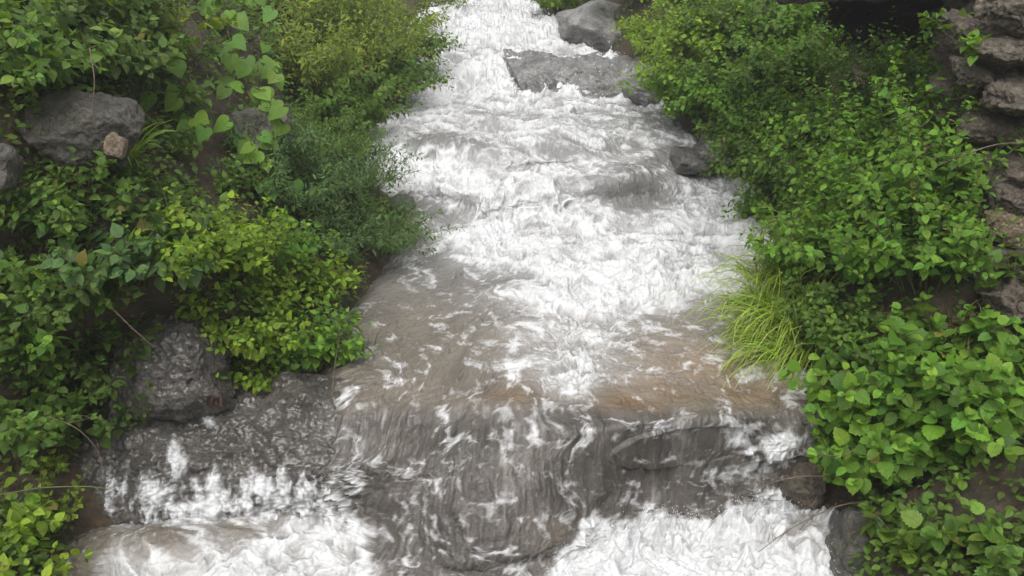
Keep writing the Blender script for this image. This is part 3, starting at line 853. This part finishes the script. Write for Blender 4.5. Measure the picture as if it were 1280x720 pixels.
# --- left bank, going upstream
LIME = dict(kind='fresh', leaf='ovate', h=.50, nst=34, spread=1.0, lsize=.075, gap=.05, twigs=2, flop=.2, group='lime green bushes above the grey boulder')
shrub(232, 330, 'lime green bush at the upper left of the bright patch, below the bare earth', **LIME)
shrub(300, 335, 'lime green bush atop the bright patch, in front of the dark bushes', **LIME)
shrub(362, 372, 'lime green bush at the stream side of the bright patch', **LIME)
shrub(262, 395, 'lime green bush rising directly over the cracked grey boulder', **{**LIME, 'h': .42})
shrub(325, 430, 'lime green bush in the middle of the bright patch, right of the grey boulder', **LIME)
shrub(385, 450, 'lowest lime green bush, overhanging the rippled pool edge', **{**LIME, 'h': .45, 'kind': 'vivid'})
shrub(312, 480, 'small lime green weed tuft between grey boulder and bedrock slab', **{**LIME, 'h': .25, 'nst': 12})
FERN = dict(kind='blue', leaf='lance', h=.66, nst=34, spread=1.0, lsize=.07, gap=.035, twigs=3, flop=.22, group='dark green bushes leaning over the stream')
shrub(350, 262, 'dark blue-green fine-leaved bush behind the lime patch, farthest from the water', **FERN)
shrub(405, 250, 'dark blue-green fine-leaved bush in the middle of its row above the pool', **FERN)
shrub(452, 235, 'dark blue-green fine-leaved bush beside the white cascade', **FERN)
shrub(425, 320, 'dark blue-green fine-leaved bush just above the pool corner', **FERN)
shrub(472, 312, 'dark blue-green fine-leaved bush hanging lowest over the pool', **FERN)
shrub(500, 290, 'small dark sprig reaching over the foaming step', **{**FERN, 'h': .4, 'nst': 10})
YEL = dict(kind='olive', leaf='lance', h=1.0, nst=40, spread=.9, lsize=.11, gap=.06, twigs=3, flop=.25, group='yellow-green bushes on the upper left bank')
shrub(372, 110, 'yellow-green bush next to the heart-leaved vine', **YEL)
shrub(420, 95, 'yellow-green bush in the middle of the upper left bank', **YEL)
shrub(468, 80, 'yellow-green bush behind the dark bank-edge bushes', **YEL)
shrub(395, 40, 'yellow-green bush at the top of the frame over the left bank', **YEL)
shrub(450, 30, 'yellow-green bush at the top of the frame near the water', **YEL)
DK = dict(kind='mid', leaf='ovate', h=.85, nst=34, spread=1.0, lsize=.09, gap=.05, twigs=3, flop=.28, group='dark bushes at the upper stream edge')
shrub(440, 165, 'dark green bush overhanging the stream above the fine-leaved bushes', **DK)
shrub(482, 125, 'dark green bush with shaded underside at the bend of the left edge', **DK)
shrub(497, 82, 'dark green bush whose sprays dangle over the white water', **DK)
shrub(505, 45, 'thin green bush beside the pale rocks at the stream top', **{**DK, 'kind': 'olive', 'nst': 14})
shrub(548, 14, 'farthest green bush on the left, touching the pale rocks', **{**DK, 'kind': 'olive', 'nst': 14})
TOP = dict(kind='mid', leaf='ovate', h=.7, nst=26, spread=1.0, lsize=.105, gap=.07, twigs=2, flop=.35, group='dark leafy bushes in the upper left corner')
shrub(30, 110, 'broad leafy bush at the left edge above the mossy boulder', **TOP)
shrub(95, 95, 'leafy bush hanging over the mossy boulder', **{**TOP, 'kind': 'dark'})
shrub(160, 110, 'leafy bush trailing down right of the mossy boulder', **TOP)
shrub(60, 35, 'dark leafy bush in the top left corner', **{**TOP, 'kind': 'dark'})
shrub(135, 40, 'dark leafy bush at the top, left of the bare earth strip', **{**TOP, 'kind': 'dark'})
shrub(205, 55, 'leafy bush with yellowish tips beside the bare earth strip', **{**TOP, 'kind': 'olive'})
shrub(215, 135, 'small leafy bush hanging in the bare earth', **{**TOP, 'h': .4, 'nst': 9})
MID = dict(kind='dark', leaf='ovate', h=.5, nst=26, spread=1.0, lsize=.085, gap=.055, twigs=2, flop=.28, group='shady bushes on the left bank')
shrub(28, 275, 'shady bush at the left edge below the dark rounded rock', **MID)
shrub(85, 285, 'shady bush below the mossy boulder', **{**MID, 'kind': 'mid'})
shrub(150, 330, 'grey-green bush with downy leaves left of the lime patch', **{**MID, 'kind': 'blue', 'lsize': .12, 'nst': 9})
shrub(205, 345, 'grey-green bush with broad pale leaves touching the lime patch', **{**MID, 'kind': 'blue', 'lsize': .13, 'nst': 8})
shrub(40, 365, 'shady bush halfway down the left edge', **{**MID, 'kind': 'mid'})
shrub(105, 385, 'shady bush beside the cracked grey boulder, highest of the three there', **MID)
shrub(25, 455, 'bright-leaved bush at the left edge above the earth hollow', **{**MID, 'kind': 'vivid'})
shrub(85, 465, 'shady bush left of the cracked grey boulder', **{**MID, 'kind': 'mid'})
shrub(140, 480, 'shady bush touching the foot of the cracked grey boulder', **MID)
shrub(30, 540, 'bush with drooping leaves over the earth hollow at the left edge', **{**MID, 'kind': 'mid'})
shrub(110, 545, 'thin bush with hanging sprays above the lower foam', **{**MID, 'nst': 8})
BLC = dict(kind='fresh', leaf='ovate', h=.42, nst=12, spread=.9, lsize=.10, gap=.06, twigs=1, group='bright weeds in the lower left corner')
shrub(18, 660, 'bright green weed in the lower left corner, higher one', **BLC)
shrub(20, 730, 'bright green weed cut by the bottom left corner', **BLC)
shrub(60, 640, 'yellowish thin weed above the lower left foam', **{**BLC, 'kind': 'olive', 'nst': 7, 'lsize': .06})
shrub(70, 585, 'small yellow-green weed on the dark earth at the left', **{**BLC, 'kind': 'olive', 'nst': 6, 'h': .25, 'lsize': .06})
shrub(238, 75, 'leafy weed in the bare earth strip between bushes and vines', **{**TOP, 'h': .35, 'nst': 10, 'lsize': .08})
shrub(285, 230, 'small weed at the foot of the bare earth, above the lime bushes', **{**TOP, 'h': .3, 'nst': 10, 'lsize': .07})
shrub(210, 190, 'thin weed on the bare earth right of the small tan stone', **{**TOP, 'h': .3, 'nst': 8, 'lsize': .07})
shrub(335, 205, 'dark fine-leaved bush under the heart-leaved vines', **{**FERN, 'h': .5})
shrub(378, 190, 'dark fine-leaved bush beneath the yellow-green bushes', **{**FERN, 'h': .6, 'kind': 'mid'})
shrub(425, 205, 'green fine-leaved bush between upper bank bushes and the cascade', **{**FERN, 'kind': 'mid'})
shrub(345, 330, 'green bush joining the lime patch to the dark fine-leaved bushes', **{**LIME, 'kind': 'vivid', 'h': .45})
grass(168, 225, 'strap-leaved light green plant beside the small tan stone', n=34, ln=.62, spread=.06, lean=(.1, -.3, 0), cols=((.16, .26, .05), (.20, .30, .07)), width=.017, name='strap_leaf_plant', cat='plant', curl=.7, loc=hit(168, 225)[0] + np.array([0, -.16, .10]))
grass(262, 505, 'red-brown withered tuft at the foot of the cracked grey boulder', n=40, ln=.16, spread=.05, cols=((.10, .04, .025), (.13, .06, .03)), width=.003, name='dry_tuft', cat='dry grass', curl=.3)
grass(455, 445, 'sparse wet grass sprigs standing in the pool edge at the left', n=30, ln=.3, spread=.2, cols=((.06, .10, .04), (.05, .07, .03)), width=.004, loc=at_z(440, 450, -.02))

# --- heart-leaved vine hanging on the left bank
def vine(label, anchors, nleaf, size, seed):
    rs = np.random.RandomState(seed)
    pts = []
    for a in anchors:
        p, n = hit(*a); pts.append(p + n * .10 + np.array([0, -.06, 0]))
    pts = np.array(pts); base = pts[0].copy(); pts -= base
    P2 = catmull(pts, [6] * (len(pts) - 1))
    T, L = Tubes(), Leaves(); T.add(P2, .006, .003)
    for i in range(nleaf):
        k = rs.randint(len(P2)); off = rs.normal(0, .11, 3) + np.array([.03, -.08, .02])
        p = P2[k] + off
        T.add(np.array([P2[k], P2[k] + off * .5 + [0, 0, .03], p]), .0022, .0015, 3)
        d = unit(np.array([rs.normal(0, .7), -.45, -.55 + rs.normal(0, .3)]))
        L.add(p, d, unit(np.array([.25, -.75, .75]) + rs.normal(0, .25, 3)), size * rs.uniform(.6, 1.2), pick_col('vivid', rs) * 1.05)
    o = thing('vine', label, 'vine', base, 'heart-leaved vines on the left bank')
    V, Q, c = L.build('heart', rs, .3)
    mesh_np('foliage', V, quads=Q, mat=M_LEAF, attrs={'tint': c, 'blade': L.uv}, parent=o)
    V, Q = T.arrays(); mesh_np('stem', V, quads=Q, mat=M_STEM, parent=o)
vine('heart-leaved vine hanging from the top beside the bare earth strip', [(262, 5), (280, 40), (290, 90), (300, 140)], 34, .17, 1)
vine('heart-leaved vine hanging right of its twin, against the yellow-green bushes', [(325, 5), (335, 60), (322, 110), (330, 150)], 36, .16, 2)
vine('lowest heart-leaved vine, above the lime bushes', [(310, 150), (318, 190), (322, 225), (330, 250)], 18, .16, 3)
vine('heart-leaved vine creeping over the bare earth below the upper left bushes', [(205, 110), (225, 135), (238, 165), (225, 185)], 18, .13, 4)

# --- right bank
R1 = dict(kind='vivid', leaf='ovate', h=.92, nst=34, spread=.62, lsize=.082, gap=.06, twigs=2, flop=.14, group='tall green bushes on the right bank')
shrub(985, 255, 'green bush beside the white cascade on the right bank', **{**R1, 'kind': 'mid'})
shrub(1050, 190, 'green bush under the dark hollow at the top right', **R1)
shrub(1105, 155, 'highest bush of the tall right thicket, just below the dark hollow', **{**R1, 'kind': 'mid'})
shrub(1040, 275, 'green bush in the left middle of the tall right thicket', **R1)
shrub(1110, 250, 'green bush in the centre of the tall right thicket', **R1)
shrub(1158, 275, 'bright bush at the right end of the tall thicket, beside the rock face', **R1)
shrub(1010, 345, 'green bush right above the yellow grass clump', **{**R1, 'h': .6})
shrub(1080, 345, 'bright bush low in the middle of the tall right thicket', **R1)
shrub(1150, 355, 'leafy bush over the straw-covered tan rock', **R1)
shrub(1045, 430, 'lowest bush of the tall right thicket, at the brown water edge', **{**R1, 'h': .55, 'kind': 'mid'})
shrub(1085, 470, 'small bush between the yellow grass and the broad-leaved bush', **{**R1, 'h': .45, 'nst': 12, 'kind': 'mid'})
shrub(1215, 330, 'thin sprig reaching out from the right wall', **{**R1, 'nst': 6, 'h': .5})
R2 = dict(kind='fresh', leaf='ovate', h=.9, nst=42, spread=1.0, lsize=.095, gap=.06, twigs=3, flop=.22, group='bright bushes on the far right bank')
shrub(868, 80, 'bright bush beside the big pale boulder', **R2)
shrub(905, 72, 'bright bush in the middle of the far right bank', **R2)
shrub(872, 125, 'bright bush above the broad wet ledge', **R2)
shrub(900, 140, 'green bush overhanging the dark undercut rock', **{**R2, 'kind': 'vivid'})
shrub(945, 120, 'green bush between the bright far bushes and the tall thicket', **{**R2, 'kind': 'mid'})
shrub(930, 60, 'shaded bush at the top of the right bank beside the dark hollow', **{**R2, 'kind': 'mid'})
shrub(955, 195, 'green bush right of the dark undercut rock', **{**R2, 'kind': 'mid', 'h': .7})
shrub(880, 15, 'bright bush at the top of the frame on the right bank', **R2)
shrub(800, -4, 'bright bush behind the flat top of the big pale boulder', **R2)
shrub(722, 8, 'low bright bush left of the big pale boulder', **{**R2, 'h': .7})
shrub(700, 10, 'farthest bright bush on the right of the stream', **{**R2, 'h': .6})
shrub(822, 62, 'bright bush filling the gap right of the big pale boulder', **{**R2, 'h': .7})
R3 = dict(kind='vivid', leaf='ovate', h=.7, nst=36, spread=1.0, lsize=.08, gap=.05, twigs=3, flop=.25, group='shaded bushes along the right water edge')
shrub(930, 160, 'shaded bush hanging right over the dark undercut rock', **R3)
shrub(938, 215, 'shaded bush touching the white water below the dark undercut rock', **{**R3, 'h': .6})
shrub(868, 142, 'green bush trailing to the water between broad ledge and undercut rock', **{**R3, 'kind': 'vivid', 'h': .6})
shrub(985, 165, 'shaded bush in the gap between far right bushes and the tall thicket', **R3)
shrub(1000, 100, 'shaded bush at the left end of the dark hollow', **R3)
shrub(965, 45, 'shaded bush under the left tip of the overhanging rock', **R3)
shrub(962, 275, 'low green bush at the water edge above the grass clumps', **{**R3, 'kind': 'vivid', 'h': .5})
shrub(1150, 110, 'dim bush inside the lower part of the dark hollow', **{**R3, 'nst': 18})
grass(1002, 440, 'yellow-green grass clump bowing into the brown water, front one', n=380, ln=.66, spread=.34, lean=(-.6, -.25, 0), group='yellow-green grass on the right edge')
grass(985, 395, 'yellow-green grass clump bowing over the water edge, middle one', n=360, ln=.66, spread=.34, lean=(-.55, -.25, 0), group='yellow-green grass on the right edge')
grass(985, 350, 'taller yellow-green grass clump beside the white water, rear one', n=210, ln=.66, spread=.3, lean=(-.5, -.2, 0), group='yellow-green grass on the right edge', cols=((.18, .26, .04), (.22, .29, .05)))
R4 = dict(kind='vivid', leaf='serrate', name='broad_leaved_bush', cat='bush', h=.66, nst=30, spread=.95, lsize=.128, gap=.08, twigs=1, flop=.3, droop=.5, group='broad-leaved bushes in the lower right')
shrub(1105, 520, 'broad-leaved toothed bush leaning over the small right fall', **R4)
shrub(1165, 500, 'broad-leaved toothed bush in the middle of the lower right thicket', **R4)
shrub(1230, 490, 'broad-leaved toothed bush at the right edge', **R4)
shrub(1130, 570, 'broad-leaved toothed bush nearest the foam', **R4)
shrub(1212, 540, 'broad-leaved toothed bush above the dark hollow at the right edge', **R4)
shrub(1065, 560, 'small toothed-leaved bush between the fall and the lower right thicket', **{**R4, 'h': .4, 'nst': 8, 'lsize': .11})
shrub(1130, 690, 'low dark plant on the mossy rock at the bottom right', **{**R4, 'h': .3, 'nst': 6, 'kind': 'mid'})
shrub(1215, 690, 'low dark plant in the hollow at the bottom right', **{**R4, 'h': .32, 'nst': 7, 'kind': 'mid'})
WALL = dict(kind='vivid', leaf='heart', name='wall_plant', cat='plant', h=.22, nst=5, spread=1.0, lsize=.085, gap=.06, twigs=0, group='small plants on the right wall')
shrub(1228, 70, 'small round-leaved plant on the layered rock wall', **WALL)
shrub(1190, 35, 'small plant hanging in the dark hollow', **{**WALL, 'kind': 'mid'})
shrub(1140, 75, 'dim leafy plant in the dark hollow at the top right', **{**WALL, 'kind': 'mid', 'h': .35, 'nst': 7})
shrub(1180, 130, 'leafy plant at the foot of the jutting shale block', **{**WALL, 'h': .35, 'nst': 7})
shrub(1262, 355, 'weed with thin stems under the pale tan rock', **{**WALL, 'kind': 'mid', 'h': .35, 'nst': 7})

GR = dict(cols=((.10, .19, .03), (.14, .24, .04), (.2, .22, .08)), width=.005, cat='grass', name='grass_tuft')
grass(1020, 300, 'thin green grass tuft among the tall right bushes, above the yellow clumps', n=60, ln=.6, spread=.3, lean=(-.4, -.3, 0), **GR)
grass(1090, 460, 'thin grass between yellow clump and broad-leaved bush', n=50, ln=.45, spread=.25, lean=(-.3, -.3, 0), **GR)
grass(490, 300, 'thin dark grass under the lowest fine-leaved bush at the pool', n=70, ln=.45, spread=.22, lean=(.4, -.2, 0), **GR)
grass(1210, 420, 'dry straw tuft on the slope right of the straw-covered rock', n=60, ln=.3, spread=.10, lean=(-.2, -.4, 0), **{**GR, 'cols': ((.3, .24, .12), (.22, .17, .08)), 'cat': 'dry grass'})

# --- twigs
def twig(label, pts, r, forks=3, seed=0, mat=None, name='twig'):
    rs = np.random.RandomState(seed); pts = np.array(pts); base = pts[0].copy(); pts = pts - base
    P2 = catmull(pts, [6] * (len(pts) - 1)); T = Tubes(); T.add(P2, r, r * .35, 5)
    for i in range(forks):
        k = rs.randint(4, len(P2) - 2); d = unit(P2[k + 1] - P2[k]) + rs.normal(0, .55, 3); l = rs.uniform(.08, .22)
        q = [P2[k]]
        for j in range(4): d = unit(d + rs.normal(0, .15, 3)); q.append(q[-1] + d * l / 4)
        T.add(np.array(q), r * .5, r * .2, 4)
    V, Q = T.arrays()
    tag(mesh_np(name, V, quads=Q, mat=mat or M_TWIG, loc=[float(v) for v in base]), label, 'twig')
twig('thin brown twig hanging over the foam, upper of the two at the right', [at_y(1075, 600, 4.9), at_y(1010, 595, 4.75), at_y(960, 605, 4.7), at_y(928, 625, 4.68)], .006, 3, 1)
twig('longer brown twig dipping into the foam at the lower right', [at_y(1110, 625, 4.7), at_y(1050, 632, 4.6), at_y(990, 660, 4.55), at_y(948, 690, 4.52)], .006, 4, 2)
twig('yellow-green shoot stretching right from the lower left weeds', [at_y(5, 618, 4.5), at_y(50, 610, 4.45), at_y(105, 608, 4.4), at_y(142, 612, 4.4)], .006, 1, 3, M_STEM, 'shoot')
twig('bare dead stick leaning on the cracked grey boulder', [at_y(140, 385, 5.0), at_y(165, 410, 4.95), at_y(190, 432, 4.95)], .005, 1, 4)
twig('bare root curving over the layered rock wall', [at_y(1165, 210, 5.7), at_y(1215, 190, 5.6), at_y(1250, 180, 5.6), at_y(1300, 178, 5.6)], .007, 2, 5)

twig('dead leafless stem hanging in the dark gap above the bedrock slope', [at_y(60, 520, 4.8), at_y(95, 535, 4.75), at_y(120, 560, 4.75), at_y(128, 590, 4.75)], .004, 4, 6)
twig('bare stem trailing down the mossy boulder at the upper left', [at_y(112, 60, 5.1), at_y(118, 100, 5.0), at_y(116, 140, 5.0), at_y(122, 165, 5.0)], .004, 3, 7)
twig('bare branched twig poking from the right bush over the small fall', [at_y(1080, 560, 4.7), at_y(1040, 570, 4.6), at_y(1000, 560, 4.55), at_y(975, 566, 4.5)], .004, 4, 8)
twig('thin dark twig standing in the pool edge beside the lowest lime bush', [at_y(415, 500, 5.25), at_y(418, 460, 5.3), at_y(424, 420, 5.35), at_y(420, 395, 5.4)], .004, 4, 9)

# --- undergrowth: ground cover nobody could count
def undergrowth(name, B, side, n, seed):
    rs = np.random.RandomState(seed); V, Q = B
    c = V[Q].mean(1); px, py = to_px(c)
    e1, e2 = V[Q[:, 1]] - V[Q[:, 0]], V[Q[:, 3]] - V[Q[:, 0]]
    nn = np.cross(e1, e2); ar = np.linalg.norm(nn, axis=1); nn /= ar[:, None] + 1e-12
    nn *= np.where(nn[:, 2:] < 0, -1, 1)
    cover = .25 + .75 * sstep(.38, .55, fbm(c[:, 1] * 1.3, c[:, 2] * 1.3, o=3, seed=seed))
    for cx, cy, rx, ry in BARE:
        cover = cover * (1 - np.exp(-(((px - cx) / rx) ** 2 + ((py - cy) / ry) ** 2) ** 2))
    nd = len(ds) - 1; dmid = (ds[:-1] + ds[1:]) / 2
    w = ar * cover * (np.tile(dmid, len(Q) // nd) > .16) * ((px > -350) & (px < 1700) & (py > -120) & (py < 800) & (c[:, 1] > 2.5)) / np.maximum(c[:, 1], 4) ** 1.3
    w /= w.sum()
    k = rs.choice(len(w), n, p=w)
    L = Leaves()
    for i in k:
        nrm = nn[i]
        for j in range(3):
            p = c[i] + rs.normal(0, .06, 3) + nrm * abs(rs.normal(.04, .05))
            d = unit(rs.normal(0, 1, 3) * [1, 1, .5] + nrm * .5 + [0, 0, -.2])
            L.add(p, d, unit(nrm * .6 + [0, 0, .7] + rs.normal(0, .3, 3)), rs.uniform(.03, .075), pick_col('dark' if rs.rand() < .35 else 'mid', rs))
    P_, Q_, c_ = L.build('ovate', rs, .4)
    setting(mesh_np(name, P_, quads=Q_, mat=M_LEAF, attrs={'tint': c_, 'blade': L.uv}), 'stuff')
BARE = [(255, 200, 30, 36), (236, 40, 16, 34), (100, 165, 40, 28), (80, 600, 120, 45), (60, 240, 60, 30), (1120, 30, 90, 40), (1240, 620, 50, 60), (1250, 120, 50, 130), (200, 560, 120, 70)]
undergrowth('undergrowth', BL, -1, 12500, 301)
undergrowth('undergrowth', BR, 1, 10500, 302)

# ------------------------------------------------------------------ misty air of the gully
hb = NT('haze'); hv = hb.n('ShaderNodeVolumePrincipled'); hv.inputs['Density'].default_value = HAZE
hv.inputs['Color'].default_value = (.93, .95, .96, 1); hv.inputs['Anisotropy'].default_value = .3; hb.l(hv.outputs[0], hb.out.inputs['Volume'])
bx0, bx1 = np.array([-245., -245., -3.3]), np.array([245., 245., 55.0])
hz = np.array([[(bx0, bx1)[i][0], (bx0, bx1)[j][1], (bx0, bx1)[k][2]] for i in (0, 1) for j in (0, 1) for k in (0, 1)])
if HAZE > 0:
    setting(mesh_np('haze', hz, quads=[[0, 1, 3, 2], [4, 6, 7, 5], [0, 4, 5, 1], [2, 3, 7, 6], [0, 2, 6, 4], [1, 5, 7, 3]], mat=hb.m, smooth=False), 'stuff')

# ------------------------------------------------------------------ light and camera
w = bpy.data.worlds.new('World'); S.world = w; w.use_nodes = True
nt = w.node_tree; nt.nodes.clear()
SUN_EL, SUN_AZ = math.radians(62), math.radians(195)         # thin overcast, brightest high behind the viewer
sky = nt.nodes.new('ShaderNodeTexSky'); sky.sky_type = 'NISHITA'; sky.sun_disc = False
sky.sun_elevation = SUN_EL; sky.sun_rotation = SUN_AZ; sky.dust_density = 4.0; sky.air_density = 1.0
hs = nt.nodes.new('ShaderNodeHueSaturation'); hs.inputs['Saturation'].default_value = .08
bg = nt.nodes.new('ShaderNodeBackground'); bg.inputs['Strength'].default_value = .15
wo = nt.nodes.new('ShaderNodeOutputWorld')
nt.links.new(sky.outputs[0], hs.inputs['Color']); nt.links.new(hs.outputs[0], bg.inputs['Color']); nt.links.new(bg.outputs[0], wo.inputs[0])
sl = bpy.data.lights.new('sun', 'SUN'); sl.energy = 1.5; sl.angle = math.radians(50); sl.color = (1, .97, .93)
so = bpy.data.objects.new('sun', sl); COL.objects.link(so)
d = Vector((math.sin(SUN_AZ) * math.cos(SUN_EL), math.cos(SUN_AZ) * math.cos(SUN_EL), math.sin(SUN_EL)))
so.rotation_euler = d.to_track_quat('Z', 'Y').to_euler()

cd = bpy.data.cameras.new('camera'); co = bpy.data.objects.new('camera', cd); COL.objects.link(co)
cd.sensor_width = 36; cd.lens = FPX / 1280 * 36; cd.clip_end = 3000; cd.clip_start = .05
co.location = (0, 0, CAM_H); co.rotation_euler = (math.radians(90) - PITCH, 0, 0)
S.camera = co
vs = S.view_settings
vs.view_transform = 'Standard'; vs.look = 'None'; vs.gamma = 1; vs.exposure = 1.05
try: vs.use_curve_mapping = False
except Exception: pass
S.cycles.max_bounces = 8; S.cycles.transparent_max_bounces = 8
